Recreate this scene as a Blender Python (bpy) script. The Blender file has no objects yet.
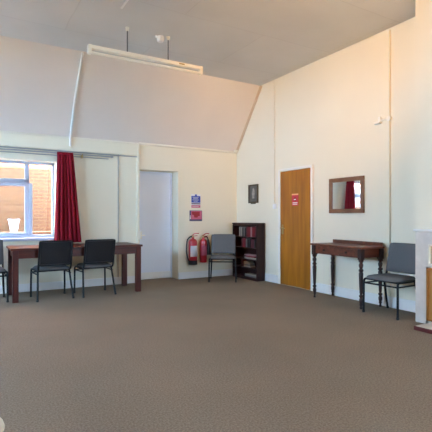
import bpy, bmesh, math, random
from mathutils import Vector, Matrix
random.seed(7)
S = bpy.context.scene
C = S.collection
PI = math.pi

# ------------------------------------------------------------------ materials
def mat(name, col, rough=0.6, metal=0.0, spec=0.5, var=0.0, scale=8.0, stretch=(1, 1, 1), bump=0.0, bscale=None, bdist=0.01, col2=None, coat=0.0, detail=4.0, lo=0.35, hi=0.65):
    m = bpy.data.materials.new(name); m.use_nodes = True
    nt = m.node_tree; N = nt.nodes; L = nt.links
    b = N['Principled BSDF']
    b.inputs['Roughness'].default_value = rough
    b.inputs['Metallic'].default_value = metal
    b.inputs['Specular IOR Level'].default_value = spec
    b.inputs['Coat Weight'].default_value = coat
    b.inputs['Base Color'].default_value = (*col, 1)
    tc = N.new('ShaderNodeTexCoord'); mp = N.new('ShaderNodeMapping')
    mp.inputs['Scale'].default_value = stretch
    L.new(tc.outputs['Object'], mp.inputs['Vector'])
    if var > 0 or col2:
        nz = N.new('ShaderNodeTexNoise'); nz.inputs['Scale'].default_value = scale; nz.inputs['Detail'].default_value = detail
        L.new(mp.outputs['Vector'], nz.inputs['Vector'])
        cr = N.new('ShaderNodeValToRGB')
        c2 = col2 if col2 else tuple(max(0, c * (1 - var)) for c in col)
        cr.color_ramp.elements[0].position = lo; cr.color_ramp.elements[1].position = hi
        cr.color_ramp.elements[0].color = (*c2, 1); cr.color_ramp.elements[1].color = (*col, 1)
        L.new(nz.outputs['Fac'], cr.inputs['Fac']); L.new(cr.outputs['Color'], b.inputs['Base Color'])
    if bump > 0:
        n2 = N.new('ShaderNodeTexNoise'); n2.inputs['Scale'].default_value = bscale or scale; n2.inputs['Detail'].default_value = 3
        L.new(mp.outputs['Vector'], n2.inputs['Vector'])
        bp = N.new('ShaderNodeBump'); bp.inputs['Strength'].default_value = bump; bp.inputs['Distance'].default_value = bdist
        L.new(n2.outputs['Fac'], bp.inputs['Height']); L.new(bp.outputs['Normal'], b.inputs['Normal'])
    return m

M = {}
M['wall'] = mat('cream_wall_paint', (0.79, 0.735, 0.59), 0.75, spec=0.25, var=0.03, scale=1.2, bump=0.06, bscale=9, bdist=0.01)
M['slope'] = mat('pale_slope_paint', (0.76, 0.69, 0.63), 0.75, spec=0.25, var=0.06, scale=1.0, bump=0.06, bscale=3, bdist=0.02)
M['white'] = mat('white_gloss_paint', (0.80, 0.79, 0.77), 0.4, var=0.03, scale=3)
M['tan_trim'] = mat('tan_cover_strip', (0.60, 0.48, 0.35), 0.6)
M['trimcream'] = mat('cream_white_trim', (0.80, 0.77, 0.69), 0.5)
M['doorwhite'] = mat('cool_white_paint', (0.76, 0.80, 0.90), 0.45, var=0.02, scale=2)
M['upvc'] = mat('shade_tinted_window_plastic', (0.44, 0.46, 0.55), 0.4)  # white plastic, with its lilac shade put into the base colour
M['oak'] = mat('honey_door_veneer', (0.42, 0.155, 0.005), 0.42, col2=(0.28, 0.092, 0.003), scale=3.0, stretch=(3.5, 3.5, 0.35), detail=6)
M['mahog'] = mat('dark_red_mahogany', (0.115, 0.020, 0.009), 0.38, col2=(0.060, 0.009, 0.005), scale=4, stretch=(0.6, 5, 5), detail=5, spec=0.3)
M['mahog_v'] = mat('dark_red_mahogany_upright', (0.090, 0.011, 0.006), 0.5, col2=(0.048, 0.007, 0.004), scale=4, stretch=(5, 5, 0.6), detail=5, spec=0.35)
M['walnut'] = mat('reddish_brown_walnut', (0.165, 0.046, 0.020), 0.42, col2=(0.090, 0.022, 0.010), scale=4, stretch=(5, 0.6, 5), detail=5, coat=0.15)
M['darkleg'] = mat('dark_turned_wood', (0.040, 0.011, 0.008), 0.45, col2=(0.022, 0.006, 0.005), scale=6, stretch=(4, 4, 0.8), coat=0.15)
M['case'] = mat('very_dark_mahogany', (0.032, 0.006, 0.005), 0.45, col2=(0.016, 0.003, 0.003), scale=4, stretch=(4, 4, 0.5), spec=0.35)
M['fabric'] = mat('slate_grey_fabric', (0.134, 0.136, 0.142), 0.92, spec=0.1, var=0.12, scale=120, bump=0.25, bscale=300, bdist=0.002)
M['fabricback'] = mat('dark_slate_chair_back', (0.025, 0.024, 0.027), 0.85, spec=0.15, var=0.1, scale=120, bump=0.2, bscale=300, bdist=0.002)
M['black'] = mat('black_painted_steel', (0.008, 0.008, 0.009), 0.5, spec=0.3)
M['blackrub'] = mat('black_rubber', (0.010, 0.010, 0.011), 0.6)
M['curtain'] = mat('crimson_curtain_cloth', (0.27, 0.010, 0.022), 0.85, spec=0.15, var=0.15, scale=40, stretch=(1, 1, 0.2), bump=0.15, bscale=200, bdist=0.002)
M['red'] = mat('glossy_red_enamel', (0.43, 0.009, 0.020), 0.35, coat=0.2)
M['redsign'] = mat('red_sign_plastic', (0.55, 0.03, 0.05), 0.45)
M['yellowsign'] = mat('pale_orange_sign_band', (0.85, 0.42, 0.20), 0.45)
M['blue'] = mat('blue_sign_plastic', (0.035, 0.075, 0.40), 0.45)
M['paper'] = mat('white_label_paper', (0.78, 0.78, 0.78), 0.6)
M['pink'] = mat('pinkish_red_sign_band', (0.55, 0.12, 0.20), 0.5)
M['dkred'] = mat('deep_red_print', (0.30, 0.008, 0.015), 0.5)
M['dkblue'] = mat('navy_print', (0.06, 0.06, 0.14), 0.5)
M['steel'] = mat('satin_chrome', (0.62, 0.60, 0.57), 0.28, metal=1.0)
M['brass'] = mat('dull_brass', (0.42, 0.30, 0.13), 0.4, metal=1.0)
M['grey'] = mat('grey_rod_metal', (0.12, 0.12, 0.12), 0.45, metal=0.6)
M['rail'] = mat('grey_aluminium_rail', (0.40, 0.40, 0.41), 0.45, metal=0.5)
M['fitting'] = mat('cream_enamel_fitting', (0.83, 0.80, 0.70), 0.4)
M['tube'] = mat('unlit_fluorescent_glass', (0.86, 0.83, 0.74), 0.25)
M['batten'] = mat('ivory_batten_paint', (0.78, 0.72, 0.60), 0.5)
M['tan'] = mat('tan_stone_tile', (0.50, 0.38, 0.26), 0.6, var=0.2, scale=6)
M['board'] = mat('golden_brown_board', (0.42, 0.19, 0.035), 0.45, col2=(0.33, 0.14, 0.02), scale=3, stretch=(3, 3, 0.4))
M['surround'] = mat('pale_grey_pink_stone', (0.63, 0.575, 0.52), 0.6, var=0.10, scale=14, bump=0.05, bscale=30)
M['redtile'] = mat('dark_red_glazed_tile', (0.10, 0.012, 0.014), 0.3, coat=0.3)
M['hearth'] = mat('pale_cream_tile', (0.62, 0.57, 0.50), 0.4, var=0.08, scale=5)
M['bookcream'] = mat('cream_book_cloth', (0.34, 0.31, 0.25), 0.7)  # book colours darkened to carry the shade inside the bookcase
M['bookred'] = mat('dark_red_book_cloth', (0.20, 0.010, 0.02), 0.6)
M['bookpink'] = mat('pale_pink_book_cloth', (0.36, 0.19, 0.20), 0.6)
M['bookmaroon'] = mat('maroon_book_cloth', (0.09, 0.012, 0.02), 0.6)
M['bookdark'] = mat('near_black_book_cloth', (0.02, 0.018, 0.018), 0.6)
M['bookgrey'] = mat('grey_book_cloth', (0.17, 0.16, 0.15), 0.7)
M['pages'] = mat('aged_page_edges', (0.36, 0.32, 0.26), 0.8, var=0.15, scale=60, stretch=(1, 1, 8))
M['concrete'] = mat('outdoor_concrete', (0.14, 0.125, 0.105), 0.9, var=0.15, scale=4)
M['pot'] = mat('white_glazed_pot', (0.85, 0.86, 0.88), 0.4)
M['picdark'] = mat('dark_bronze_frame', (0.085, 0.065, 0.036), 0.5, spec=0.3, var=0.2, scale=20)
M['picgrey'] = mat('grey_brown_picture_print', (0.14, 0.125, 0.105), 0.6, col2=(0.085, 0.085, 0.085), scale=9, detail=3)
M['picpale'] = mat('pale_figure_print', (0.40, 0.37, 0.32), 0.6, col2=(0.22, 0.20, 0.18), scale=20)
M['stooltop'] = mat('cream_stool_vinyl', (0.62, 0.56, 0.48), 0.5)
M['stoolrim'] = mat('grey_green_stool_rim', (0.27, 0.30, 0.27), 0.5)
M['frame_br'] = mat('mid_brown_mirror_frame', (0.23, 0.105, 0.045), 0.45, col2=(0.15, 0.062, 0.026), scale=5, stretch=(4, 1, 1))

def mk_mirror():
    m = bpy.data.materials.new('mirror_silvering'); m.use_nodes = True
    b = m.node_tree.nodes['Principled BSDF']
    b.inputs['Base Color'].default_value = (0.86, 0.87, 0.88, 1); b.inputs['Metallic'].default_value = 1; b.inputs['Roughness'].default_value = 0.02
    return m
M['mirror'] = mk_mirror()

def mk_glass():
    m = bpy.data.materials.new('clear_window_glass'); m.use_nodes = True
    nt = m.node_tree; N = nt.nodes; L = nt.links
    for n in list(N): N.remove(n)
    o = N.new('ShaderNodeOutputMaterial'); mx = N.new('ShaderNodeMixShader'); t = N.new('ShaderNodeBsdfTransparent'); g = N.new('ShaderNodeBsdfGlossy')
    t.inputs['Color'].default_value = (0.96, 0.97, 0.97, 1); g.inputs['Roughness'].default_value = 0.02; mx.inputs['Fac'].default_value = 0.04
    L.new(t.outputs[0], mx.inputs[1]); L.new(g.outputs[0], mx.inputs[2]); L.new(mx.outputs[0], o.inputs['Surface'])
    return m
M['glass'] = mk_glass()

def mk_carpet():
    m = bpy.data.materials.new('grey_brown_flecked_carpet'); m.use_nodes = True
    nt = m.node_tree; N = nt.nodes; L = nt.links; b = N['Principled BSDF']
    b.inputs['Roughness'].default_value = 0.97; b.inputs['Specular IOR Level'].default_value = 0.08
    tc = N.new('ShaderNodeTexCoord')
    n1 = N.new('ShaderNodeTexNoise'); n1.inputs['Scale'].default_value = 80; n1.inputs['Detail'].default_value = 5; n1.inputs['Roughness'].default_value = 0.75
    n2 = N.new('ShaderNodeTexNoise'); n2.inputs['Scale'].default_value = 1.1; n2.inputs['Detail'].default_value = 4
    for n in (n1, n2): L.new(tc.outputs['Object'], n.inputs['Vector'])
    cr = N.new('ShaderNodeValToRGB'); e = cr.color_ramp.elements
    e[0].position = 0.36; e[1].position = 0.64
    e[0].color = (0.180, 0.138, 0.100, 1); e[1].color = (0.340, 0.272, 0.205, 1)
    L.new(n1.outputs['Fac'], cr.inputs['Fac'])
    c2 = N.new('ShaderNodeValToRGB'); e = c2.color_ramp.elements
    e[0].position = 0.3; e[1].position = 0.7; e[0].color = (0.88, 0.88, 0.88, 1); e[1].color = (1, 1, 1, 1)
    L.new(n2.outputs['Fac'], c2.inputs['Fac'])
    mx = N.new('ShaderNodeMix'); mx.data_type = 'RGBA'; mx.blend_type = 'MULTIPLY'; mx.inputs[0].default_value = 1
    L.new(cr.outputs['Color'], mx.inputs[6]); L.new(c2.outputs['Color'], mx.inputs[7]); L.new(mx.outputs[2], b.inputs['Base Color'])
    bp = N.new('ShaderNodeBump'); bp.inputs['Strength'].default_value = 0.5; bp.inputs['Distance'].default_value = 0.006
    L.new(n1.outputs['Fac'], bp.inputs['Height']); L.new(bp.outputs['Normal'], b.inputs['Normal'])
    return m
M['carpet'] = mk_carpet()

def mk_ceiling():
    m = bpy.data.materials.new('beige_fibreboard_ceiling'); m.use_nodes = True
    nt = m.node_tree; N = nt.nodes; L = nt.links; b = N['Principled BSDF']
    b.inputs['Roughness'].default_value = 0.8; b.inputs['Specular IOR Level'].default_value = 0.2
    tc = N.new('ShaderNodeTexCoord')
    br = N.new('ShaderNodeTexBrick'); br.inputs['Scale'].default_value = 1.0
    br.inputs['Brick Width'].default_value = 2.4; br.inputs['Row Height'].default_value = 1.2; br.inputs['Mortar Size'].default_value = 0.012; br.inputs['Mortar Smooth'].default_value = 0.6
    br.inputs['Color1'].default_value = (0.65, 0.645, 0.63, 1); br.inputs['Color2'].default_value = (0.67, 0.66, 0.645, 1); br.inputs['Mortar'].default_value = (0.61, 0.60, 0.585, 1)
    wn = N.new('ShaderNodeTexNoise'); wn.inputs['Scale'].default_value = 0.9; wn.inputs['Detail'].default_value = 2
    L.new(tc.outputs['Object'], wn.inputs['Vector'])
    sc = N.new('ShaderNodeVectorMath'); sc.operation = 'SCALE'; sc.inputs['Scale'].default_value = 0.10
    L.new(wn.outputs['Color'], sc.inputs[0])
    ad = N.new('ShaderNodeVectorMath'); L.new(tc.outputs['Object'], ad.inputs[0]); L.new(sc.outputs[0], ad.inputs[1])
    L.new(ad.outputs[0], br.inputs['Vector'])
    n2 = N.new('ShaderNodeTexNoise'); n2.inputs['Scale'].default_value = 0.8; n2.inputs['Detail'].default_value = 5
    L.new(tc.outputs['Object'], n2.inputs['Vector'])
    cr = N.new('ShaderNodeValToRGB'); e = cr.color_ramp.elements; e[0].position = 0.35; e[1].position = 0.65
    e[0].color = (0.90, 0.90, 0.90, 1); e[1].color = (1, 1, 1, 1); L.new(n2.outputs['Fac'], cr.inputs['Fac'])
    mx = N.new('ShaderNodeMix'); mx.data_type = 'RGBA'; mx.blend_type = 'MULTIPLY'; mx.inputs[0].default_value = 1
    L.new(br.outputs['Color'], mx.inputs[6]); L.new(cr.outputs['Color'], mx.inputs[7]); L.new(mx.outputs[2], b.inputs['Base Color'])
    bp = N.new('ShaderNodeBump'); bp.inputs['Strength'].default_value = 0.35; bp.inputs['Distance'].default_value = 0.04
    L.new(n2.outputs['Fac'], bp.inputs['Height']); L.new(bp.outputs['Normal'], b.inputs['Normal'])
    return m
M['ceiling'] = mk_ceiling()

def mk_brick():
    m = bpy.data.materials.new('orange_brickwork'); m.use_nodes = True
    nt = m.node_tree; N = nt.nodes; L = nt.links; b = N['Principled BSDF']; b.inputs['Roughness'].default_value = 0.9
    tc = N.new('ShaderNodeTexCoord'); sp = N.new('ShaderNodeSeparateXYZ'); cb = N.new('ShaderNodeCombineXYZ')
    L.new(tc.outputs['Object'], sp.inputs[0])
    ad = N.new('ShaderNodeMath'); L.new(sp.outputs['X'], ad.inputs[0]); L.new(sp.outputs['Y'], ad.inputs[1])
    L.new(ad.outputs[0], cb.inputs['X']); L.new(sp.outputs['Z'], cb.inputs['Y'])
    br = N.new('ShaderNodeTexBrick'); br.inputs['Scale'].default_value = 1.0
    br.inputs['Brick Width'].default_value = 0.225; br.inputs['Row Height'].default_value = 0.075; br.inputs['Mortar Size'].default_value = 0.014
    br.inputs['Color1'].default_value = (0.092, 0.0225, 0.0038, 1); br.inputs['Color2'].default_value = (0.118, 0.034, 0.0064, 1); br.inputs['Mortar'].default_value = (0.138, 0.058, 0.015, 1)
    L.new(cb.outputs[0], br.inputs['Vector'])
    L.new(br.outputs['Color'], b.inputs['Base Color'])
    return m
M['brick'] = mk_brick()

# ------------------------------------------------------------------ mesh helpers
def B(): return bmesh.new()

def box(bm, x0, x1, y0, y1, z0, z1, bev=0.0, seg=2, mtx=None):
    t = bmesh.new()
    bmesh.ops.create_cube(t, size=1)
    bmesh.ops.scale(t, vec=(x1 - x0, y1 - y0, z1 - z0), verts=t.verts)
    bmesh.ops.translate(t, vec=((x0 + x1) / 2, (y0 + y1) / 2, (z0 + z1) / 2), verts=t.verts)
    if bev > 0:
        bmesh.ops.bevel(t, geom=list(t.edges), offset=bev, segments=seg, affect='EDGES', profile=0.5)
    if mtx is not None: t.transform(mtx)
    me = bpy.data.meshes.new('tmp'); t.to_mesh(me); t.free(); bm.from_mesh(me); bpy.data.meshes.remove(me)
    return bm

def prism(bm, pts, axis, a, b):
    """extrude polygon pts (2D) along axis 'X','Y','Z' from a to b"""
    def P(u, v, w): return {'X': (w, u, v), 'Y': (u, w, v), 'Z': (u, v, w)}[axis]
    A = [bm.verts.new(P(u, v, a)) for u, v in pts]; Bv = [bm.verts.new(P(u, v, b)) for u, v in pts]
    n = len(pts)
    bm.faces.new(A); bm.faces.new(Bv[::-1])
    for i in range(n): bm.faces.new([A[i], Bv[i], Bv[(i + 1) % n], A[(i + 1) % n]])
    bmesh.ops.recalc_face_normals(bm, faces=bm.faces)
    return bm

def tube(bm, pts, r, n=10, caps=True):
    pts = [Vector(p) for p in pts]
    rr = r if isinstance(r, (list, tuple)) else [r] * len(pts)
    rings = []; up = None
    for i, p in enumerate(pts):
        if i == 0: d = pts[1] - pts[0]
        elif i == len(pts) - 1: d = pts[-1] - pts[-2]
        else: d = (pts[i + 1] - p).normalized() + (p - pts[i - 1]).normalized()
        d.normalize()
        if up is None: up = Vector((0, 0, 1)) if abs(d.z) < 0.9 else Vector((1, 0, 0))
        s = d.cross(up).normalized(); u = s.cross(d).normalized(); up = u
        rings.append([bm.verts.new(p + s * math.cos(2 * PI * k / n) * rr[i] + u * math.sin(2 * PI * k / n) * rr[i]) for k in range(n)])
    for a, b in zip(rings, rings[1:]):
        for k in range(n): bm.faces.new([a[k], a[(k + 1) % n], b[(k + 1) % n], b[k]])
    if caps: bm.faces.new(rings[0][::-1]); bm.faces.new(rings[-1])
    bmesh.ops.recalc_face_normals(bm, faces=bm.faces)
    return bm

def smoothpath(pts, k=5):
    pts = [Vector(p) for p in pts]; out = []
    for i in range(len(pts) - 1):
        p0 = pts[max(i - 1, 0)]; p1 = pts[i]; p2 = pts[i + 1]; p3 = pts[min(i + 2, len(pts) - 1)]
        for j in range(k):
            t = j / k
            out.append(0.5 * ((2 * p1) + (p2 - p0) * t + (2 * p0 - 5 * p1 + 4 * p2 - p3) * t * t + (3 * p1 - p0 - 3 * p2 + p3) * t ** 3))
    out.append(pts[-1]); return out

def lathe(bm, prof, cx=0, cy=0, n=24, mtx=None):
    """prof: list of (r, z)"""
    rings = []
    for r, z in prof:
        rings.append([bm.verts.new((cx + r * math.cos(2 * PI * k / n), cy + r * math.sin(2 * PI * k / n), z)) for k in range(n)])
    for a, b in zip(rings, rings[1:]):
        for k in range(n): bm.faces.new([a[k], a[(k + 1) % n], b[(k + 1) % n], b[k]])
    bm.faces.new(rings[0][::-1]); bm.faces.new(rings[-1])
    bmesh.ops.recalc_face_normals(bm, faces=bm.faces)
    if mtx is not None: bm.transform(mtx)
    return bm

def obj(name, bm, m, parent=None, smooth=False):
    me = bpy.data.meshes.new(name); bm.to_mesh(me); bm.free()
    me.materials.append(M[m] if isinstance(m, str) else m)
    if smooth:
        for p in me.polygons: p.use_smooth = True
        try: me.set_sharp_from_angle(angle=math.radians(40))
        except Exception: pass
    o = bpy.data.objects.new(name, me); C.objects.link(o)
    if parent: o.parent = parent
    return o

def tag(o, label, cat, group=None):
    o['label'] = label; o['category'] = cat
    if group: o['group'] = group
    return o

def thing(name, label, cat, loc=(0, 0, 0), rz=0, group=None):
    o = bpy.data.objects.new(name, None); C.objects.link(o)
    o.location = loc; o.rotation_euler = (0, 0, rz); o.empty_display_size = 0.1
    return tag(o, label, cat, group)

def struct(name, bm, m, parent=None, smooth=False):
    o = obj(name, bm, m, parent, smooth)
    if parent is None: o['kind'] = 'structure'
    return o

def dup(root, loc, rz, label, group=None):
    r = root.copy(); C.objects.link(r); r.location = loc; r.rotation_euler = (0, 0, rz); r['label'] = label
    if group: r['group'] = group
    for ch in list(root.children):
        c = ch.copy(); C.objects.link(c); c.parent = r
        for g in ch.children:
            d = g.copy(); C.objects.link(d); d.parent = c
    return r

# ------------------------------------------------------------------ room dimensions (metres, camera stands over the origin)
XR, YB, ZC, YS, ZP = 4.883, 7.482, 3.72, 6.606, 2.555
XL, YF = -3.6, -3.0                 # left wall and wall behind the camera
YSF = YF + (YB - YS)                # front edge of the flat ceiling
TB = 0.45                           # back wall thickness
WX0, WX1, WZ0, WZ1 = -1.25, 1.30, 0.85, 2.13      # back window opening
RX0, RX1, RZ = 2.735, 3.535, 2.085                # door recess
BX0, BY0, BY1 = 4.50, 1.14, 3.100                 # chimney breast

# ------------------------------------------------------------------ shell
bm = B(); box(bm, XL - .3, XR + .3, YF - .3, YB + TB, -0.12, 0)
struct('floor', bm, 'carpet')

bm = B(); y0, y1 = YB, YB + TB
ztop = 2.75
for a in ((XL - .3, WX0, 0, ztop), (WX0, WX1, 0, WZ0), (WX0, WX1, WZ1, ztop), (WX1, RX0, 0, ztop), (RX0, RX1, RZ, ztop), (RX1, XR + .3, 0, ztop)):
    box(bm, a[0], a[1], y0, y1, a[2], a[3])
struct('wall_back', bm, 'wall')

bm = B(); prism(bm, [(YF - .3, 0), (YB + TB, 0), (YB + TB, 2.6), (YS, ZC + .12), (YSF, ZC + .12), (YF - .3, 2.6)], 'X', XR, XR + .3)
struct('wall_right', bm, 'wall')

# left wall with three daylight windows, wall behind the camera with an added one
LW = [(2.9, 4.5), (4.9, 6.4)]; LZ0, LZ1 = 1.55, 2.75
bm = B(); xs = XL - .3
ys = [YF - .3] + [v for w in LW for v in w] + [YB + TB]
for i in range(0, len(ys), 2): box(bm, xs, XL, ys[i], ys[i + 1], 0, ZC + .1)
for a, b in LW: box(bm, xs, XL, a, b, 0, LZ0); box(bm, xs, XL, a, b, LZ1, ZC + .1)
struct('wall_left', bm, 'wall')
FW = [(3.15, 4.60)]; FZ0, FZ1 = 1.25, 2.30  # unseen opening, placed so sun bounces warm light off the floor
bm = B(); xs = [XL - .3] + [v for w in FW for v in w] + [XR + .3]
for i in range(0, len(xs), 2): box(bm, xs[i], xs[i + 1], YF - .3, YF, 0, ztop)
for a, b in FW: box(bm, a, b, YF - .3, YF, 0, FZ0); box(bm, a, b, YF - .3, YF, FZ1, ztop)
struct('wall_front', bm, 'wall')

bm = B(); box(bm, XL - .3, XR - .024, YSF - .02, YS, ZC, ZC + .12); struct('ceiling', bm, 'ceiling')
bm = B(); prism(bm, [(YB, ZP), (YB + .2, ZP), (YB + .2, ZP + .25), (YS, ZC + .12), (YS, ZC)], 'X', XL - .3, XR); struct('ceiling_slope_back', bm, 'slope')
bm = B(); prism(bm, [(YF, ZP), (YF - .2, ZP), (YF - .2, ZP + .25), (YSF, ZC + .12), (YSF, ZC)], 'X', XL - .3, XR); struct('ceiling_slope_front', bm, 'slope')

# unseen pitched roof over the hall, added to shade the brick wall outside
bm = B(); ym = (YB + YF) / 2; ye = YB + .85; yf = YF - .85
prism(bm, [(ye, 2.95), (ye, 3.07), (ym, 6.32), (yf, 3.07), (yf, 2.95), (ym, 6.2)], 'X', XL - .6, XR + .6); struct('shading_roof', bm, 'concrete')

# chimney breast on the right wall
bm = B(); box(bm, BX0, XR + .02, BY0, BY1, 0, ZC); struct('wall_chimney_breast', bm, 'wall')

# skirting boards
def skirt(name, pts, h=0.135, t=0.018):
    bm = B()
    for (x0, x1, y0, y1) in pts: box(bm, x0, x1, y0, y1, 0, h, 0.005, 1)
    return struct(name, bm, 'white')
skirt('baseboard_back', [(XL, RX0, YB - .018, YB), (RX1, XR, YB - .018, YB), (RX0, RX1, YB + .31, YB + .33)], 0.13)
skirt('baseboard_right', [(XR - .018, XR, 6.10, YB), (XR - .018, XR, BY1, 5.20), (XR - .018, XR, YF, BY0)], 0.145)

# fascia band over the window half of the back wall, its lip, plate moulding, slope cover strips
bm = B(); box(bm, XL, 2.725, YB - .03, YB, 2.325, 2.535, 0.004, 1); struct('trim_1', bm, 'wall')
bm = B(); box(bm, XL, 2.725, YB - .042, YB, 2.533, 2.56, 0.004, 1); struct('trim_2', bm, 'batten')
bm = B(); box(bm, 2.725, XR, YB - .035, YB, 2.535, 2.575, 0.006, 1); struct('trim_3', bm, 'batten')
bm = B(); box(bm, 2.69, 2.735, YB - .04, YB, 0.0, 2.535, 0.004, 1); struct('trim_4', bm, 'wall')      # vertical batten where the two halves meet
bm = B(); d = Vector((0, YS - YB, ZC - ZP)).normalized(); nrm = Vector((0, -d.z, d.y))
a = Vector((XR - .02, YB, ZP)); b2 = Vector((XR - .02, YS, ZC))
tube(bm, [a + nrm * .012, b2 + nrm * .012], 0.027, 6); struct('trim_5', bm, 'tan_trim')
bm = B(); box(bm, XR - .09, XR - .01, YB - .075, YB, 2.545, 2.60, 0.006, 1); struct('trim_6', bm, 'batten')
bm = B(); box(bm, 1.595, 1.62, 3.4, 5.0, ZC - .012, ZC, 0.003, 1); struct('trim_7', bm, 'white')

# ------------------------------------------------------------------ windows
def win(name, axis, pos, u0, u1, z0, z1, mulls, trans, depth=0.07):
    """pos = centre of frame across the wall; u runs along the wall"""
    e = bpy.data.objects.new(name, None); C.objects.link(e); e['kind'] = 'structure'
    def bx(bm, a, b, c, d, dep=depth, off=0.0):
        if axis == 'Y': box(bm, a, b, pos - dep / 2 + off, pos + dep / 2 + off, c, d, 0.006, 1)
        else: box(bm, pos - dep / 2 + off, pos + dep / 2 + off, a, b, c, d, 0.006, 1)
    f = .06; bm = B()
    bx(bm, u0, u1, z0, z0 + f); bx(bm, u0, u1, z1 - f * .7, z1); bx(bm, u0, u0 + f, z0, z1); bx(bm, u1 - f * .5, u1, z0, z1)
    for m_ in mulls: bx(bm, m_ - .034, m_ + .034, z0 + f, z1 - f * .7)
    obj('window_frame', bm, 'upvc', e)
    edges = [u0 + f] + [m_ for mm in mulls for m_ in (mm - .034, mm + .034)] + [u1 - f * .5]
    for i in range(0, len(edges), 2):
        a, b = edges[i], edges[i + 1]
        if (i // 2) in trans:
            zt = trans[i // 2]
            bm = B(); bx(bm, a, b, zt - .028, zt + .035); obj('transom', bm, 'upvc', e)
            bm = B(); s = .05; o_ = -.012 if axis == 'Y' else .012   # opening sash stands proud of the frame
            bx(bm, a, b, z0 + f, z0 + f + s * .7, .07, o_); bx(bm, a, b, zt - .035 - s, zt - .035, .07, o_); bx(bm, a, a + s, z0 + f, zt - .035, .07, o_); bx(bm, b - s, b, z0 + f, zt - .035, .07, o_)
            obj('sash', bm, 'upvc', e)
        bm = B()
        if axis == 'Y': box(bm, a, b, pos + .004, pos + .012, z0 + f, z1 - f * .7)
        else: box(bm, pos - .012, pos - .004, a, b, z0 + f, z1 - f * .7)
        obj('pane', bm, 'glass', e)
    return e

w1 = win('window_1', 'Y', YB + .30, WX0, WX1, WZ0, WZ1, [0.872, -0.10], {1: 1.805})
bm = B(); box(bm, WX0 - .05, WX1 + .03, YB - .05, YB + .265, WZ0 - .03, WZ0 + .012, 0.006, 2); struct('window_sill', bm, 'upvc', w1)
for i, (a, b) in enumerate(LW): win('window_%d' % (i + 2), 'X', XL - .15, a, b, LZ0, LZ1, [(a + b) / 2], {0: 2.35})
for i, (a, b) in enumerate(FW): win('window_%d' % (i + 4), 'Y', YF - .15, a, b, FZ0, FZ1, [(a + b) / 2], {})

# ------------------------------------------------------------------ doors
d1 = bpy.data.objects.new('door_1', None); C.objects.link(d1); d1['kind'] = 'structure'
bm = B(); box(bm, RX0, RX1, YB + .33, YB + .38, 0.0, RZ); obj('door_leaf', bm, 'doorwhite', d1)
bm = B(); box(bm, RX0 - .0, RX0 + .02, YB + .28, YB + .33, 0, RZ, .004, 1); box(bm, RX1 - .02, RX1, YB + .28, YB + .33, 0, RZ, .004, 1); box(bm, RX0 + .02, RX1 - .02, YB + .28, YB + .33, RZ - .03, RZ, .004, 1)
obj('door_stop', bm, 'doorwhite', d1)
bm = B(); box(bm, 2.715, 2.775, YB - .055, YB - .0, 0.80, 0.94, 0.006, 2); tube(bm, [(2.76, YB - .05, .87), (2.83, YB - .075, .87)], .012, 8)
tag(obj('wall_latch', bm, 'batten', None, True), 'small cream latch block on the upright strip beside the white door recess', 'latch')

d2 = bpy.data.objects.new('door_2', None); C.objects.link(d2); d2['kind'] = 'structure'
DY0, DY1, DZ = 5.242, 6.014, 2.012
bm = B(); box(bm, XR - .022, XR - .001, DY0, DY1, 0.008, DZ, .003, 1); obj('door_leaf', bm, 'oak', d2)
bm = B()
for a in ((DY0 - .052, DY0 - .004, 0, DZ + .05), (DY1 + .004, DY1 + .058, 0, DZ + .05), (DY0 - .004, DY1 + .004, DZ + .004, DZ + .05)):
    box(bm, XR - .026, XR, a[0], a[1], a[2], a[3], .004, 1)
obj('architrave', bm, 'trimcream', d2)
bm = B(); box(bm, XR - .032, XR - .020, DY1 - .085, DY1 - .045, 0.90, 1.07, .004, 2)
hp = obj('handle_plate', bm, 'brass', d2); hp['label'] = 'dull brass handle plate'
bm = B(); tube(bm, smoothpath([(XR - .03, DY1 - .065, 1.01), (XR - .075, DY1 - .067, 1.01), (XR - .082, DY1 - .10, 1.01), (XR - .080, DY1 - .19, 1.005)]), .0105, 8)
obj('lever', bm, 'brass', hp, True)

# sign on the wooden door
t = thing('door_sign', 'small red notice with pale orange top on the wooden door', 'sign', (XR - .024, 5.612, 1.40))
bm = B(); box(bm, -.004, 0, -.083, .083, 0, .205, .001, 1); obj('plate', bm, 'redsign', t)
bm = B(); box(bm, -.006, -.0035, -.083, .083, .180, .205); obj('top_band', bm, 'yellowsign', t)
bm = B(); lathe(bm, [(.034, -.0065), (.034, -.0035)], 0, 0, 24, Matrix.Translation((0, 0, .105)) @ Matrix.Rotation(PI / 2, 4, 'Y') @ Matrix.Translation((0, 0, .0))); bm.transform(Matrix.Translation((0.0, 0, 0)))
obj('disc', bm, 'dkred', t)
bm = B(); box(bm, -.0085, -.006, -.026, .026, .097, .113); obj('disc_bar', bm, 'paper', t)
for z0_, z1_ in ((.040, .056), (.018, .028)):
    bm = B(); box(bm, -.006, -.0035, -.06, .06, z0_, z1_); obj('lettering_line', bm, 'paper', t)

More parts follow.
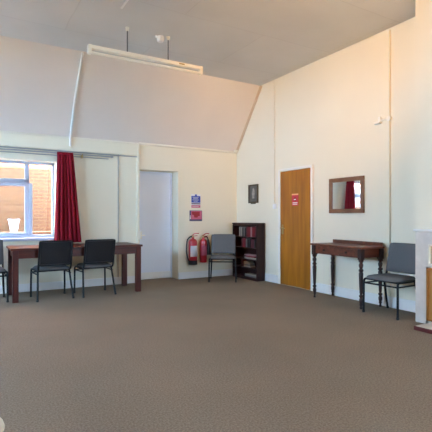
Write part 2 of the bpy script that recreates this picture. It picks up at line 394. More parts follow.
# ------------------------------------------------------------------ conduits and small fittings
def conduit(pts, r, label, m='wall', n=8):
    bm = B(); tube(bm, pts, r, n); return tag(obj('conduit', bm, m, None, True), label, 'conduit')
conduit([(XR - .014, 6.197, 1.47), (XR - .014, 6.197, ZC - .02)], .012, 'thin painted conduit rising to the ceiling beside the wooden door')
conduit([(XR - .014, 3.738, .15), (XR - .014, 3.738, ZC - .02)], .014, 'thin painted conduit rising to the ceiling above the grey chair by the fireplace')
off = nrm * .022
conduit([Vector((1.52, YS, ZC)) + off + Vector((0, .01, -.01)), Vector((1.50, (YS + YB) / 2, (ZC + ZP) / 2)) + off, Vector((1.505, YB, ZP)) + off + Vector((0, -.030, 0)), (1.507, YB - .052, 2.40)], .019, 'white conduit running down the sloped ceiling to above the red curtain', 'white')
conduit([(2.344, YB - .012, .13), (2.344, YB - .012, 2.325)], .008, 'thin vertical cable strip on the wall behind the long table', 'rail')
conduit([(XL + .02, YB - .03, 2.305), (2.70, YB - .03, 2.305)], .011, 'grey cable pipe running along the wall above the curtain rail', 'rail')

t = thing('light_switch', 'small white switch at the foot of the conduit beside the wooden door', 'switch', (XR, 6.197, 1.40))
bm = B(); box(bm, -.022, 0, -.045, .045, -.045, .045, .006, 2); obj('plate', bm, 'white', t)
bm = B(); box(bm, -.028, -.020, -.012, .012, -.018, .018, .003, 1); obj('rocker', bm, 'white', t)
t = thing('junction_sensor', 'small cream sensor on a bracket beside the tall conduit high on the wall', 'sensor', (XR, 3.738, 2.52))
bm = B(); lathe(bm, [(.035, 0), (.035, .030), (.028, .036)], 0, 0, 20, Matrix.Rotation(-PI / 2, 4, 'Y')); obj('junction_box', bm, 'fitting', t, True)
bm = B(); tube(bm, [(-.02, .02, 0), (-.03, .13, -.005)], .012, 8); obj('arm', bm, 'fitting', t, True)
bm = B(); box(bm, -.055, -.001, .12, .22, -.045, -.012, .008, 2); box(bm, -.035, -.001, .13, .17, -.012, .05, .006, 2); obj('head', bm, 'fitting', t)

# curtain rail
t = thing('curtain_rail', 'grey metal double curtain rail above the window', 'curtain rail', (0, YB, 2.24))
bm = B(); tube(bm, [(-1.6, -.075, .025), (2.20, -.075, .025)], .010, 8); obj('front_track', bm, 'rail', t, True)
bm = B(); tube(bm, [(-1.6, -.045, -.012), (2.16, -.045, -.012)], .008, 8); obj('rear_track', bm, 'rail', t, True)
for x in (-1.3, 0.1, 1.70):
    bm = B(); box(bm, x - .012, x + .012, -.085, 0, -.03, .036, .003, 1); obj('bracket', bm, 'brass' if x > 1 else 'rail', t)
bm = B(); lathe(bm, [(.004, -.022), (.014, -.018), (.016, 0), (.014, .018), (.004, .022)], 0, 0, 14, Matrix.Translation((2.215, -.075, .025)) @ Matrix.Rotation(PI / 2, 4, 'Y')); obj('finial', bm, 'rail', t, True)

# curtain: pleated cloth
def curtain_bm():
    bm = B(); NU, NV = 120, 30; thick = .006
    def P(i, j):
        u = i / NU; v = j / NV                       # v 0 top .. 1 bottom
        xl = 1.283 - .055 * v ** 1.3; xr = 1.535 + .125 * v ** 0.9
        amp = .014 + .026 * min(1, v * 1.6); ph = u * 2 * PI * 6.0
        y = YB - .128 + amp * math.sin(ph + .6 * math.sin(3 * v)) + .012 * math.sin(ph * .37 + 2 * v)
        x = xl + (xr - xl) * u + .010 * math.cos(ph) * v
        z = 2.270 - (2.270 - .785) * v + .004 * math.sin(ph) * v
        return x, y, z
    g = [[bm.verts.new(P(i, j)) for i in range(NU + 1)] for j in range(NV + 1)]
    for j in range(NV):
        for i in range(NU): bm.faces.new([g[j][i], g[j][i + 1], g[j + 1][i + 1], g[j + 1][i]])
    bmesh.ops.recalc_face_normals(bm, faces=bm.faces)
    bmesh.ops.solidify(bm, geom=list(bm.faces), thickness=thick)
    return bm
t = thing('curtain', 'crimson red pleated curtain hanging at the window edge', 'curtain', (0, 0, 0))
obj('cloth', curtain_bm(), 'curtain', t, True)
bm = B(); box(bm, 1.283, 1.537, YB - .150, YB - .102, 2.230, 2.275, .006, 2); obj('heading_tape', bm, 'curtain', t)

# ------------------------------------------------------------------ hanging fluorescent light and smoke detector
t = thing('fluorescent_light', 'white fluorescent batten light hanging on two rods from the ceiling', 'ceiling light', (2.143, 5.47, 3.385), math.radians(-0.5))
HL = .795
bm = B(); box(bm, -HL, HL, -.032, .032, -.046, .003, .006, 2); obj('housing', bm, 'fitting', t)
bm = B(); tube(bm, [(-HL + .02, 0, -.090), (HL - .02, 0, -.090)], .020, 14); obj('tube', bm, 'tube', t, True)
for s in (-1, 1):
    bm = B(); box(bm, s * HL - .022, s * HL + .022, -.036, .036, -.112, .006, .008, 2); obj('end_cap', bm, 'fitting', t)
for x in (-.302, .285):
    bm = B(); tube(bm, [(x, 0, 0), (x, 0, ZC - 3.385)], .008, 8); r_ = obj('rod', bm, 'grey', t, True)
    bm = B(); lathe(bm, [(.010, .285), (.022, .298), (.025, .335)], x, 0, 16); obj('ceiling_cup', bm, 'fitting', r_, True)
bm = B(); tube(bm, [(.44, -.030, -.02), (.52, -.033, -.02)], .010, 8); obj('maker_plate', bm, 'brass', t)
t = thing('smoke_detector', 'round white smoke detector on the ceiling beside the light', 'smoke detector', (2.330, 5.515, ZC))
bm = B(); lathe(bm, [(.046, 0), (.048, -.05), (.042, -.072), (.030, -.080)], 0, 0, 24); obj('body', bm, 'white', t, True)
bm = B(); box(bm, -.075, -.03, -.012, .012, -.03, 0, .004, 1); obj('cable_box', bm, 'white', t)

# ------------------------------------------------------------------ wall signs, extinguishers
t = thing('fire_action_notice', 'blue and white notice with pink foot above the red square sign', 'sign', (3.917, YB, 1.385))
bm = B(); box(bm, -.105, .105, -.004, 0, 0, .275, .001, 1); obj('plate', bm, 'paper', t)
bm = B(); box(bm, -.100, .100, -.006, -.003, .105, .235); box(bm, -.022, .022, -.006, -.003, .235, .268); obj('blue_panel', bm, 'blue', t)
bm = B(); box(bm, -.100, .100, -.006, -.003, .072, .094); obj('blue_band', bm, 'dkblue', t)
bm = B(); box(bm, -.100, .100, -.006, -.003, .004, .056); obj('red_panel', bm, 'pink', t)
bm = B()
bm.free()
for z, w in ((.205, .075), (.180, .060), (.155, .080), (.130, .05), (.027, .08)):
    bm = B(); box(bm, -w, w * .8, -.0075, -.0055, z, z + .007); obj('lettering_line', bm, 'paper', t)
t = thing('fire_extinguisher_sign', 'square red sign with dark blue border above the extinguishers', 'sign', (3.917, YB, 1.125))
bm = B(); box(bm, -.140, .140, -.004, 0, 0, .210, .001, 1); obj('plate', bm, 'dkblue', t)
bm = B(); box(bm, -.105, .130, -.006, -.003, .035, .200); obj('red_panel', bm, 'pink', t)
bm = B(); prism(bm, [(-.09, .185), (.085, .185), (.085, .10), (.05, .10), (.03, .07), (-.035, .07), (-.05, .12), (-.09, .13)], 'Y', -.0080, -.0055); obj('flame_emblem', bm, 'dkred', t)
for a in ((-.132, -.115, .09, .11), (-.132, -.115, .04, .08)):
    bm = B(); box(bm, a[0], a[1], -.006, -.003, a[2], a[3]); obj('pictogram', bm, 'paper', t)

def extinguisher(x, z, r, h, label, horn):
    t = thing('fire_extinguisher', label, 'fire extinguisher', (x, YB - .016 - r, z), 0, 'fire extinguishers on the back wall')
    bm = B(); lathe(bm, [(r * .90, 0.0), (r, .015), (r, h - r * .9), (r * .93, h - r * .55), (r * .70, h - r * .22), (r * .38, h - .01), (.026, h), (.026, h + .025)], 0, 0, 28); obj('cylinder_body', bm, 'red', t, True)
    bm = B(); lathe(bm, [(r * .92, -.012), (r + .004, -.008), (r + .004, .075), (r * .99, .078)], 0, 0, 28); 
    if not horn: obj('base_ring', bm, 'blackrub', t, True)
    else: bm.free()
    bm = B(); lathe(bm, [(.022, h + .02), (.024, h + .045), (.016, h + .06)], 0, 0, 14); vv = obj('valve', bm, 'brass', t, True)
    bm = B(); tube(bm, smoothpath([(-.02, 0, h + .05), (.02, -.02, h + .085), (.055, -.06, h + .10), (.075, -.10, h + .095)]), .009, 8); tube(bm, [(.0, -.01, h + .045), (.06, -.08, h + .055)], .007, 8); obj('squeeze_handle', bm, 'red', vv, True)
    # label curved around the front of the body
    bm = B(); z0, z1 = h * .30, h * .72; g = []
    for k in range(13):
        a = math.radians(-150 + k * 9.5); g.append([bm.verts.new(((r + .0015) * math.cos(a), (r + .0015) * math.sin(a), zz)) for zz in (z0, z1)])
    for a_, b_ in zip(g, g[1:]): bm.faces.new([a_[0], b_[0], b_[1], a_[1]])
    bmesh.ops.solidify(bm, geom=list(bm.faces), thickness=.001)
    obj('instruction_label', bm, 'paper' if not horn else 'pink', t, True)
    bm = B()
    if not horn:
        tube(bm, smoothpath([(-.02, 0, h + .04), (-.08, -.01, h + .02), (-.13, -.01, h - .05), (-.145, -.01, h * .55), (-.125, -.01, h * .30), (-.10, -.01, h * .16), (-.085, -.012, .05)]), .013, 10); obj('hose', bm, 'blackrub', t, True)
    else:
        tube(bm, smoothpath([(.02, 0, h + .035), (.07, -.02, h + .03), (.095, -.03, h - .02)]), .011, 8); tube(bm, [(.09, -.03, h - .02), (.098, -.032, h - .10), (.105, -.034, h - .32)], [.020, .030, .045], 14); obj('discharge_horn', bm, 'blackrub', t, True)
    bm = B(); box(bm, -.03, .03, r - .004, r + .016, h * .35, h * .8, .003, 1); obj('wall_bracket', bm, 'steel', t)
    return t
extinguisher(3.800, .29, .085, .50, 'red fire extinguisher with black base and black hose looped at its side', False)
extinguisher(4.040, .31, .070, .47, 'slimmer red fire extinguisher with black horn next to the corner chair', True)

# picture near the corner
t = thing('framed_picture', 'small dark framed picture hanging above the bookcase', 'picture', (XR, 6.865, 1.48))
bm = B()
for a in ((-.160, .160, 0, .03), (-.160, .160, .335, .365), (-.160, -.130, .03, .335), (.130, .160, .03, .335)): box(bm, -.028, 0, a[0], a[1], a[2], a[3], .004, 1)
box(bm, -.030, 0, -.07, .07, -.018, .002, .004, 1); obj('frame', bm, 'picdark', t)
bm = B(); box(bm, -.012, -.004, -.132, .132, .028, .337); obj('print', bm, 'picgrey', t)
bm = B(); prism(bm, [(-.035, .09), (.035, .09), (.045, .20), (.030, .27), (.0, .30), (-.030, .27), (-.045, .20)], 'X', -.0135, -.0115); obj('pale_figure', bm, 'picpale', t)

# mirror
R_ = math.radians
t = thing('wall_mirror', 'wooden framed square mirror above the side table', 'mirror', (XR - .006, 4.485, 1.263), R_(.7))
bm = B(); w, h = .330, .530
for a in ((-w, w, 0, .062), (-w, w, h - .062, h), (-w, -w + .058, .062, h - .062), (w - .058, w, .062, h - .062)): box(bm, -.03, 0, a[0], a[1], a[2], a[3], .006, 2)
obj('frame', bm, 'frame_br', t)
bm = B(); box(bm, -.014, -.004, -w + .05, w - .05, .055, h - .055); obj('mirror_glass', bm, 'mirror', t)

# ------------------------------------------------------------------ chairs
def make_chair(label, loc, rz, group=None, backmat='fabric'):
    t = thing('stacking_chair', label, 'chair', loc, rz, group)
    # seat cushion: softly crowned pad, front edge rounded
    bm = B(); n = 14; top = []; bot = []
    W = .235; y0, y1 = -.255, .190
    for j in range(n + 1):
        for i in range(n + 1):
            u = i / n * 2 - 1; v = j / n * 2 - 1
            su = math.copysign(abs(u) ** .8, u); sv = math.copysign(abs(v) ** .8, v)
            x = W * u * (1 - .03 * (v > 0) * v); y = (y0 + y1) / 2 + (y1 - y0) / 2 * v
            if abs(u) > .7 and abs(v) > .7:
                k = ((abs(u) - .7) / .3) * ((abs(v) - .7) / .3); x *= 1 - .06 * k; y -= math.copysign(.025 * k, v)
            e = max(abs(u), abs(v)); drop = .030 * max(0, (e - .75) / .25) ** 2
            top.append(bm.verts.new((x, y, .478 - drop - .010 * max(0, -v) ** 3 + .004 * (1 - u * u)))); bot.append(bm.verts.new((x * .97, y * .97, .432)))
    def q(L, i, j): return L[j * (n + 1) + i]
    for j in range(n):
        for i in range(n):
            bm.faces.new([q(top, i, j), q(top, i + 1, j), q(top, i + 1, j + 1), q(top, i, j + 1)]); bm.faces.new([q(bot, i, j), q(bot, i, j + 1), q(bot, i + 1, j + 1), q(bot, i + 1, j)])
    for i in range(n):
        bm.faces.new([q(top, i, 0), q(bot, i, 0), q(bot, i + 1, 0), q(top, i + 1, 0)]); bm.faces.new([q(top, i, n), q(top, i + 1, n), q(bot, i + 1, n), q(bot, i, n)])
        bm.faces.new([q(top, 0, i), q(top, 0, i + 1), q(bot, 0, i + 1), q(bot, 0, i)]); bm.faces.new([q(top, n, i), q(bot, n, i), q(bot, n, i + 1), q(top, n, i + 1)])
    bmesh.ops.recalc_face_normals(bm, faces=bm.faces)
    obj('seat', bm, 'fabric', t, True)
    # backrest: padded, leaning, slightly curved
    def BP(u, z, d):       # u -1..1, z height, d depth offset
        y = .170 + (z - .47) * .23 + .022 * (1 - u * u) + d
        return (.232 * u, y, z)
    bm = B(); nu, nv = 14, 10; F = []; K = []
    z0, z1 = .500, .862
    for j in range(nv + 1):
        for i in range(nu + 1):
            u = i / nu * 2 - 1; v = j / nv * 2 - 1; e = max(abs(u), abs(v)); s = 1 - .8 * max(0, (e - .8) / .2) ** 2
            z = (z0 + z1) / 2 + (z1 - z0) / 2 * v
            uu = u * (1 - .035 * max(0, (abs(v) - .8) / .2) ** 2)
            F.append(bm.verts.new(BP(uu, z, -.024 * s))); K.append(bm.verts.new(BP(uu, z, .010 * s + .004)))
    def r(L, i, j): return L[j * (nu + 1) + i]
    for j in range(nv):
        for i in range(nu):
            bm.faces.new([r(F, i, j), r(F, i + 1, j), r(F, i + 1, j + 1), r(F, i, j + 1)]); bm.faces.new([r(K, i, j), r(K, i, j + 1), r(K, i + 1, j + 1), r(K, i + 1, j)])
    for i in range(nu):
        bm.faces.new([r(F, i, 0), r(K, i, 0), r(K, i + 1, 0), r(F, i + 1, 0)]); bm.faces.new([r(F, i, nv), r(F, i + 1, nv), r(K, i + 1, nv), r(K, i, nv)])
    for j in range(nv):
        bm.faces.new([r(F, 0, j), r(F, 0, j + 1), r(K, 0, j + 1), r(K, 0, j)]); bm.faces.new([r(F, nu, j), r(K, nu, j), r(K, nu, j + 1), r(F, nu, j + 1)])
    bmesh.ops.recalc_face_normals(bm, faces=bm.faces)
    bk = obj('backrest', bm, 'fabric', t, True)
    # rear shell of the backrest with a raised black border
    bm = B(); g = []
    for j in range(7):
        z = z0 + .022 + (z1 - z0 - .044) * j / 6
        g.append([bm.verts.new(BP(-.90 + 1.8 * i / 12, z, .017)) for i in range(13)])
    for a, b in zip(g, g[1:]):
        for i in range(12): bm.faces.new([a[i], a[i + 1], b[i + 1], b[i]])
    bmesh.ops.recalc_face_normals(bm, faces=bm.faces); bmesh.ops.solidify(bm, geom=list(bm.faces), thickness=.004)
    obj('rear_panel', bm, 'fabricback', bk, True)
    bm = B(); pts = [BP(-.97, z0 + .012, .010), BP(-.98, (z0 + z1) / 2, .010), BP(-.97, z1 - .012, .010)] + [BP(u / 10, z1 - .006, .010) for u in range(-8, 9, 2)] + [BP(.97, z1 - .012, .010), BP(.98, (z0 + z1) / 2, .010), BP(.97, z0 + .012, .010)] + [BP(u / 10, z0 + .006, .010) for u in range(8, -9, -2)] + [BP(-.97, z0 + .012, .010)]
    tube(bm, pts, .012, 8); obj('border_trim', bm, 'black', bk, True)
    R = .0140
    for s in (-1, 1):
        bm = B(); tube(bm, smoothpath([(s * .248, -.232, 0), (s * .247, -.230, .22), (s * .244, -.226, .395), (s * .240, -.200, .425)], 4), R, 10); lg = obj('leg', bm, 'black', t, True)
        bm = B(); lathe(bm, [(.016, 0), (.0175, .020), (.0145, .024)], s * .248, -.232, 12); obj('foot', bm, 'blackrub', lg, True)
        bm = B(); tube(bm, [(s * .222, .120, .425), (s * .236, .180, .20), (s * .250, .235, 0)], R, 10); lg = obj('leg', bm, 'black', t, True)
        bm = B(); lathe(bm, [(.016, 0), (.0175, .020), (.0145, .024)], s * .250, .235, 12); obj('foot', bm, 'blackrub', lg, True)
        bm = B(); tube(bm, smoothpath([(s * .222, .10, .425), (s * .226, .165, .44), (s * .228, .192, .50), (s * .228, .205, .56), (s * .225, .272, .845)], 4), .0135, 10); obj('back_post', bm, 'black', t, True)
        bm = B(); tube(bm, [(s * .240, -.205, .425), (s * .236, 0, .425), (s * .222, .125, .425)], .0135, 10); obj('seat_rail', bm, 'black', t, True)
        bm = B(); tube(bm, [(s * .246, -.228, .375), (s * .232, .150, .375)], .0095, 8); obj('stretcher', bm, 'black', t, True)
    bm = B(); tube(bm, [(-.240, -.20, .425), (.240, -.20, .425)], .013, 10); obj('seat_frame', bm, 'black', t, True)
    bm = B(); tube(bm, [(-.222, .12, .425), (.222, .12, .425)], .011, 10); obj('seat_frame', bm, 'black', t, True)
    bm = B(); tube(bm, [(-.246, -.228, .375), (.246, -.228, .375)], .0105, 8); obj('stretcher', bm, 'black', t, True)
    return t
R_ = math.radians
ch = make_chair('grey padded chair beside the long table with curtain behind it', (1.10, 6.735, 0), R_(184), 'chairs at the long table')
ch['label'] = 'dark padded chair pushed under the long table below the window, back to the room'
dup(ch, (1.738, 6.735, 0), R_(184), 'dark padded chair at the long table, nearer the white door than its twin')
dup(ch, (0.245, 6.90, 0), R_(2), 'padded chair beside the free end of the long table, cut by the picture edge')
cc = dup(ch, (4.212, 6.930, 0), R_(-34), 'slate grey padded chair in the corner beside the bookcase', 'loose grey chairs along the walls')
dup(ch, (4.575, 3.468, 0), R_(-90), 'slate grey padded chair by the fireplace beside the turned leg table', 'loose grey chairs along the walls')

# ------------------------------------------------------------------ long table
t = thing('long_table', 'long dark red wooden table under the window with square legs', 'table', (1.495, 6.945, 0))
HX, HY = .965, .40
bm = B(); box(bm, -HX, HX, -HY, HY, .728, .760, .006, 2); obj('tabletop', bm, 'mahog', t)
bm = B()
for s in (-1, 1): box(bm, -HX + .09, HX - .09, s * (HY - .045) - .012, s * (HY - .045) + .012, .615, .728); box(bm, s * (HX - .065) - .012, s * (HX - .065) + .012, -HY + .06, HY - .06, .615, .728)
obj('apron', bm, 'mahog', t)
for sx in (-1, 1):
    for sy in (-1, 1):
        cx, cy = sx * (HX - .062), sy * (HY - .055)
        bm = B(); box(bm, cx - .040, cx + .040, cy - .040, cy + .040, 0, .728, .005, 2); obj('leg', bm, 'mahog_v', t)

# ------------------------------------------------------------------ side table with turned legs
t = thing('side_table', 'reddish brown side table with turned legs under the mirror', 'table', (4.640, 4.285, 0), R_(90 - 3.5))
# local x runs along the wall, local y points away from the wall into ... (-y = towards the wall)
LX, LY = .505, .210
bm = B(); box(bm, -LX, LX, -LY, LY + .015, .785, .812, .006, 2); obj('tabletop', bm, 'walnut', t)
bm = B(); box(bm, -LX + .03, LX - .03, -LY + .0, -LY + .02, .812, .862, .004, 1); obj('upstand', bm, 'walnut', t)
bm = B(); box(bm, -LX + .04, LX - .04, LY - .045, LY - .025, .665, .785); box(bm, -LX + .04, LX - .04, -LY + .025, -LY + .045, .665, .785)
for s in (-1, 1): box(bm, s * (LX - .05) - .01, s * (LX - .05) + .01, -LY + .04, LY - .04, .665, .785)
obj('apron', bm, 'walnut', t)
bm = B(); box(bm, -.36, .36, LY - .027, LY - .016, .682, .768, .003, 1); dr = obj('drawer', bm, 'walnut', t)
for s in (-.22, .22):
    bm = B(); lathe(bm, [(.008, 0), (.008, .010), (.017, .018), (.015, .028), (.005, .031)], 0, 0, 14, Matrix.Translation((s, LY - .017, .725)) @ Matrix.Rotation(-PI / 2, 4, 'X')); obj('knob', bm, 'darkleg', dr, True)
prof = [(.010, .030), (.014, .045), (.022, .060), (.016, .075), (.024, .095), (.026, .125), (.016, .150), (.027, .165), (.027, .180), (.015, .192), (.020, .215), (.024, .30), (.027, .40), (.029, .47), (.020, .485), (.031, .500), (.031, .515), (.018, .530), (.027, .555), (.030, .580), (.018, .605), (.032, .622), (.034, .650)]
for sx in (-1, 1):
    for sy in (-1, 1):
        cx, cy = sx * (LX - .045), sy * (LY - .035)
        bm = B(); lathe(bm, prof, cx, cy, 20); box(bm, cx - .033, cx + .033, cy - .033, cy + .033, .645, .785, .004, 1); lg = obj('leg', bm, 'darkleg', t, True)
        bm = B(); lathe(bm, [(.008, 0), (.016, .004), (.018, .016), (.016, .028), (.010, .034)], cx, cy, 14); obj('castor', bm, 'darkleg', lg, True)

# ------------------------------------------------------------------ bookcase and books (front faces -X)
BKX, BKY0, BKY1, BKH = 4.662, 6.475, 7.315, 1.078
bx1 = XR - .022
t = thing('bookcase', 'dark mahogany open bookcase in the corner', 'bookcase', (0, 0, 0))
bm = B(); prism(bm, [(BKX + .012, 0), (bx1, 0), (bx1, BKH), (BKX + .03, BKH), (BKX + .012, BKH - .03)], 'Y', BKY0, BKY0 + .022); obj('side_panel', bm, 'case', t)
bm = B(); prism(bm, [(BKX + .012, 0), (bx1, 0), (bx1, BKH), (BKX + .03, BKH), (BKX + .012, BKH - .03)], 'Y', BKY1 - .022, BKY1); obj('side_panel', bm, 'case', t)
bm = B(); box(bm, BKX, bx1, BKY0 - .008, BKY1 + .008, BKH - .012, BKH + .014, .010, 3); obj('top', bm, 'case', t)
bm = B(); box(bm, bx1 - .012, bx1, BKY0 + .02, BKY1 - .02, .02, BKH - .01); obj('back_panel', bm, 'case', t)
SH = [.055, .235, .395, .615, .825]
for z in SH:
    bm = B(); box(bm, BKX + .015, bx1 - .01, BKY0 + .022, BKY1 - .022, z - .018, z, .002, 1); obj('shelf', bm, 'case', t)
bm = B(); box(bm, BKX + .016, BKX + .032, BKY0 + .022, BKY1 - .022, 0, .037); obj('plinth', bm, 'case', t)
bm = B(); box(bm, BKX + .010, BKX + .028, BKY0 + .02, BKY1 - .02, 1.030, BKH - .01); obj('head_rail', bm, 'case', t)

def vbook(y, w, z, h, m, label, d=.12, lean=0.0):
    bm = B(); x0 = BKX + .035
    box(bm, x0, x0 + d, -w / 2, w / 2, 0, h, .003, 1, Matrix.Translation((0, y, z + .001)) @ Matrix.Rotation(lean, 4, 'X'))
    return tag(obj('book', bm, m), label, 'book', 'books in the corner bookcase')
def hbook(y0, y1, z, h, m, label, d=.12, g='books in the corner bookcase', name='book'):
    bm = B(); x0 = BKX + .03
    box(bm, x0, x0 + d, y0, y1, z + .0012, z + h, .002, 1)
    return tag(obj(name, bm, m), label, 'book', g)
# u pixel -> y on the shelf front: 238 -> 7.13, 256 -> 6.50 (about .035 m per pixel)
def U(u): return 7.115 - (u - 237.0) * .0322
z = SH[4]
row = [(237.6, .026, .185, 'bookcream', 'cream book at the window-wall end of the top shelf'), (238.7, .028, .190, 'bookgrey', 'grey book beside the cream one on the top shelf'), (239.8, .024, .180, 'bookcream', 'second cream book along the top shelf, before the dark spines'),
       (241.0, .035, .175, 'bookdark', 'near black book after the cream pair on the top shelf'), (242.4, .030, .19, 'bookgrey', 'dim grey book amid the dark spines of the top shelf'), (243.6, .035, .17, 'bookdark', 'near black book before the red ones on the top shelf'),
       (245.2, .040, .185, 'bookmaroon', 'maroon book beginning the red run on the top shelf'), (246.9, .055, .195, 'bookred', 'broad red book on the top shelf'), (248.6, .030, .19, 'bookred', 'thin red book left of the pale pink one on the top shelf'),
       (249.9, .035, .20, 'bookpink', 'pale pink book amid the red ones on the top shelf'), (251.4, .040, .19, 'bookred', 'red book right after the pale pink one on the top shelf'), (252.9, .040, .185, 'bookred', 'second red book after the pale pink one on the top shelf'), (254.3, .036, .19, 'bookmaroon', 'maroon book ending the top shelf')]
for u, w, h, m, l in row: vbook(U(u), w * .85, z, h, m, l)
z = SH[3]
row = [(240.4, .036, .165, 'bookmaroon', 'maroon book at the start of the second shelf'), (241.8, .040, .180, 'bookred', 'red book on the second shelf, before its twin'), (243.2, .038, .175, 'bookred', 'red book touching the grey spine on the second shelf'), (244.9, .034, .185, 'bookgrey', 'pale grey upright book on the second shelf'),
       (246.6, .040, .16, 'bookdark', 'near black book after the pale grey one on the second shelf'), (248.2, .040, .165, 'bookdark', 'near black book in the middle gap of the second shelf'), (250.2, .045, .17, 'bookmaroon', 'maroon book in the second half of the second shelf'), (251.9, .045, .165, 'bookmaroon', 'maroon book towards the end of the second shelf'), (253.6, .040, .165, 'bookdark', 'near black book ending the second shelf')]
for u, w, h, m, l in row: vbook(U(u), w * .85, z, h, m, l)
z = SH[2]
hbook(U(255.2), U(243.2), z, .035, 'pages', 'large pale book at the bottom of the flat pile on the third shelf')
hbook(U(253.5), U(244.5), z + .035, .030, 'bookred', 'red book in the flat pile on the third shelf')
hbook(U(255.0), U(243.0), z + .065, .022, 'bookpink', 'pinkish book on top of the flat pile on the third shelf')
z = SH[1]
vbook(U(240.2), .05, z, .125, 'bookmaroon', 'small dark red book upright beside the low pile of the fourth shelf')
for k, (m, w, l) in enumerate((('pages', 249.4, 'pale book at the bottom of the low pile on the fourth shelf'), ('bookgrey', 249.0, 'grey book second up in the low pile on the fourth shelf'), ('pages', 248.6, 'pale book third up in the low pile on the fourth shelf'), ('bookcream', 247.6, 'cream book on top of the low pile on the fourth shelf'))):
    hbook(U(w), U(242.6), z + k * .028, .027, m, l)
z = SH[0]
hbook(U(255.6), U(243.4), z, .030, 'bookgrey', 'wide grey book under the other on the bottom shelf')
hbook(U(255.4), U(243.8), z + .030, .022, 'bookcream', 'wide cream book lying on the bottom shelf')

# ------------------------------------------------------------------ fireplace
t = thing('fireplace', 'pale stone fireplace surround at the picture edge with wooden cover board', 'fireplace', (BX0, 2.12, 0))
q0 = 3.075 - 2.12
bm = B()    # surround slab built around niche and opening
px0, px1 = -.035, 0
ny, nz0, nz1 = 2.920 - 2.12, .662, .897
by, bz = 2.945 - 2.12, .64
box(bm, px0, px1, ny, q0, .643, 1.040); box(bm, px0, px1, -q0, -ny, .643, 1.040); box(bm, px0, px1, -ny, ny, nz1, 1.040); box(bm, px0, px1, -ny, ny, .643, nz0)
box(bm, px0, px1, by, q0, 0, .643); box(bm, px0, px1, -q0, -by, 0, .643)
obj('surround', bm, 'surround', t)
bm = B(); box(bm, px0 - .030, 0, -q0 - .01, q0 + .012, 1.040, 1.064, .008, 2); obj('mantel_shelf', bm, 'white', t)
bm = B(); box(bm, -.016, -.002, -ny, ny, nz0, nz1); obj('niche_tile', bm, 'tan', t)
bm = B(); f_ = .018
for a in ((-ny, ny, nz1 - f_, nz1), (-ny, ny, nz0, nz0 + f_), (ny - f_, ny, nz0, nz1), (-ny, -ny + f_, nz0, nz1)): box(bm, px0 - .008, -.002, a[0], a[1], a[2], a[3], .004, 1)
obj('niche_frame', bm, 'batten', t)
bm = B(); box(bm, -.030, -.006, -by + .01, by - .01, .045, .625, .004, 1); cb = obj('cover_board', bm, 'board', t)
bm = B()
for a in ((-by + .01, by - .01, .606, .633), (-by + .01, by - .01, .040, .065), (by - .034, by - .008, .04, .633), (-by + .008, -by + .034, .04, .633)): box(bm, -.046, -.006, a[0], a[1], a[2], a[3], .004, 1)
obj('board_frame', bm, 'oak', cb)
hx = 4.115 - BX0; hy = 2.855 - 2.12
bm = B(); box(bm, hx + .012, -.036, -hy + .01, hy - .01, 0, .046, .003, 1); he = obj('hearth', bm, 'hearth', t)
bm = B(); box(bm, hx, hx + .014, -hy, hy, 0, .044, .004, 2); box(bm, hx + .012, -.036, hy - .012, hy, 0, .044, .004, 1); box(bm, hx + .012, -.036, -hy, -hy + .012, 0, .044, .004, 1); obj('edge_tile', bm, 'redtile', he)

# ------------------------------------------------------------------ rounded pale stool just entering the frame at the lower corner
t = thing('round_stool', 'cream topped round stool barely entering the lower corner of the picture', 'stool', (-.036, 1.722, 0))
bm = B(); lathe(bm, [(.135, .432), (.150, .436), (.156, .446), (.152, .458), (.13, .463), (.05, .465)], 0, 0, 36); obj('seat', bm, 'stooltop', t, True)
bm = B(); lathe(bm, [(.140, .400), (.153, .403), (.154, .430), (.140, .433)], 0, 0, 36); obj('rim', bm, 'stoolrim', t, True)
for k in range(4):
    a = PI / 4 + k * PI / 2; bm = B(); tube(bm, [(.10 * math.cos(a), .10 * math.sin(a), .402), (.14 * math.cos(a), .14 * math.sin(a), 0)], .011, 10); obj('leg', bm, 'black', t, True)

# ------------------------------------------------------------------ outdoors: brick wall seen through the window
bm = B(); box(bm, XL - 8, XR + 8, YB + TB, 16, -.35, -.25); box(bm, XL - 14, XL - .3, YF - 8, 16, -.35, -.25); box(bm, XL - 14, XR + 8, YF - 14, YF - .3, -.35, -.25); struct('ground_outside', bm, 'concrete')
bm = B(); box(bm, -5.5, 6.5, 9.9, 10.2, -.25, 4.2); struct('exterior_brick_wall', bm, 'brick')
bm = B(); box(bm, -2.0, 2.6, 9.35, 9.9, -.25, .90); struct('exterior_brick_ledge', bm, 'brick')
t = thing('plant_pot', 'white tapered pot standing on the brick ledge outside the window', 'pot', (.83, 9.55, .90))
bm = B(); lathe(bm, [(.060, 0), (.066, .01), (.100, .235), (.112, .238), (.112, .262), (.098, .262), (.092, .235)], 0, 0, 28); obj('pot_body', bm, 'pot', t, True)

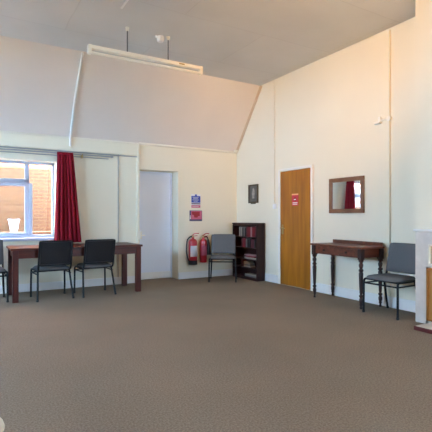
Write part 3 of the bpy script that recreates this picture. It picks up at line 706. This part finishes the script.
# ------------------------------------------------------------------ light: sky and sun sampled through the windows, plus an added warm spot
w = bpy.data.worlds.new('sky'); S.world = w; w.use_nodes = True
nt = w.node_tree; bg = nt.nodes['Background']
bg.inputs['Color'].default_value = (0.42, 0.675, 1.0, 1); bg.inputs['Strength'].default_value = 22.0
def lamp(name, kind, loc, rot, energy, color=(1, 1, 1), **kw):
    l = bpy.data.lights.new(name, kind); l.energy = energy; l.color = color
    for k, v in kw.items(): setattr(l, k, v)
    o = bpy.data.objects.new(name, l); C.objects.link(o); o.location = loc; o.rotation_euler = rot; return o
sun = lamp('sun', 'SUN', (0, 0, 10), (0, 0, 0), 115.0, (1.0, .74, .44), angle=.009)
sun.rotation_euler = Vector((-.12, .87, -.46)).to_track_quat('-Z', 'Y').to_euler()
spot = lamp('added_warm_spot', 'SPOT', (1.5, 1.6, 3.35), (0, 0, 0), 165.0, (1.0, .45, .03), spot_size=math.radians(68), spot_blend=1.0, shadow_soft_size=.3)  # unseen lamp without a fitting, added to warm the upper right wall
spot.rotation_euler = (Vector((4.88, 5.6, 3.35)) - Vector((1.5, 1.6, 3.35))).to_track_quat('-Z', 'Y').to_euler()
def portal(name, loc, direction, sx, sy):
    o = lamp(name, 'AREA', loc, (0, 0, 0), 1, shape='RECTANGLE', size=sx, size_y=sy)
    o.rotation_euler = Vector(direction).to_track_quat('-Z', 'Z' if abs(direction[2]) < .5 else 'Y').to_euler()
    o.data.cycles.is_portal = True
    return o
for a, b in LW: portal('window_daylight', (XL - .02, (a + b) / 2, (LZ0 + LZ1) / 2), (1, 0, 0), b - a, LZ1 - LZ0)
for a, b in FW: portal('window_daylight', ((a + b) / 2, YF - .02, (FZ0 + FZ1) / 2), (0, 1, 0), b - a, FZ1 - FZ0)
portal('window_daylight', ((WX0 + WX1) / 2, YB + .24, (WZ0 + WZ1) / 2), (0, -1, 0), WX1 - WX0, WZ1 - WZ0)

# ------------------------------------------------------------------ camera
cam = bpy.data.cameras.new('camera'); co = bpy.data.objects.new('camera', cam); C.objects.link(co)
co.location = (0, 0, 1.2); co.rotation_euler = (PI / 2, 0, -math.radians(30.35))
cam.sensor_width = 36; cam.lens = 36 * 426.0 / 432.0; cam.shift_y = 1.3 / 432.0; cam.clip_start = .05
S.camera = co
vs = S.view_settings
S.display_settings.display_device = 'sRGB'
vs.view_transform = 'Standard'; vs.look = 'None'; vs.exposure = 1.73; vs.gamma = 1.0; vs.use_curve_mapping = False
S.cycles.max_bounces = 12; S.cycles.diffuse_bounces = 8; S.cycles.transparent_max_bounces = 16
S.cycles.use_denoising = True
S.cycles.sample_clamp_indirect = 0.0
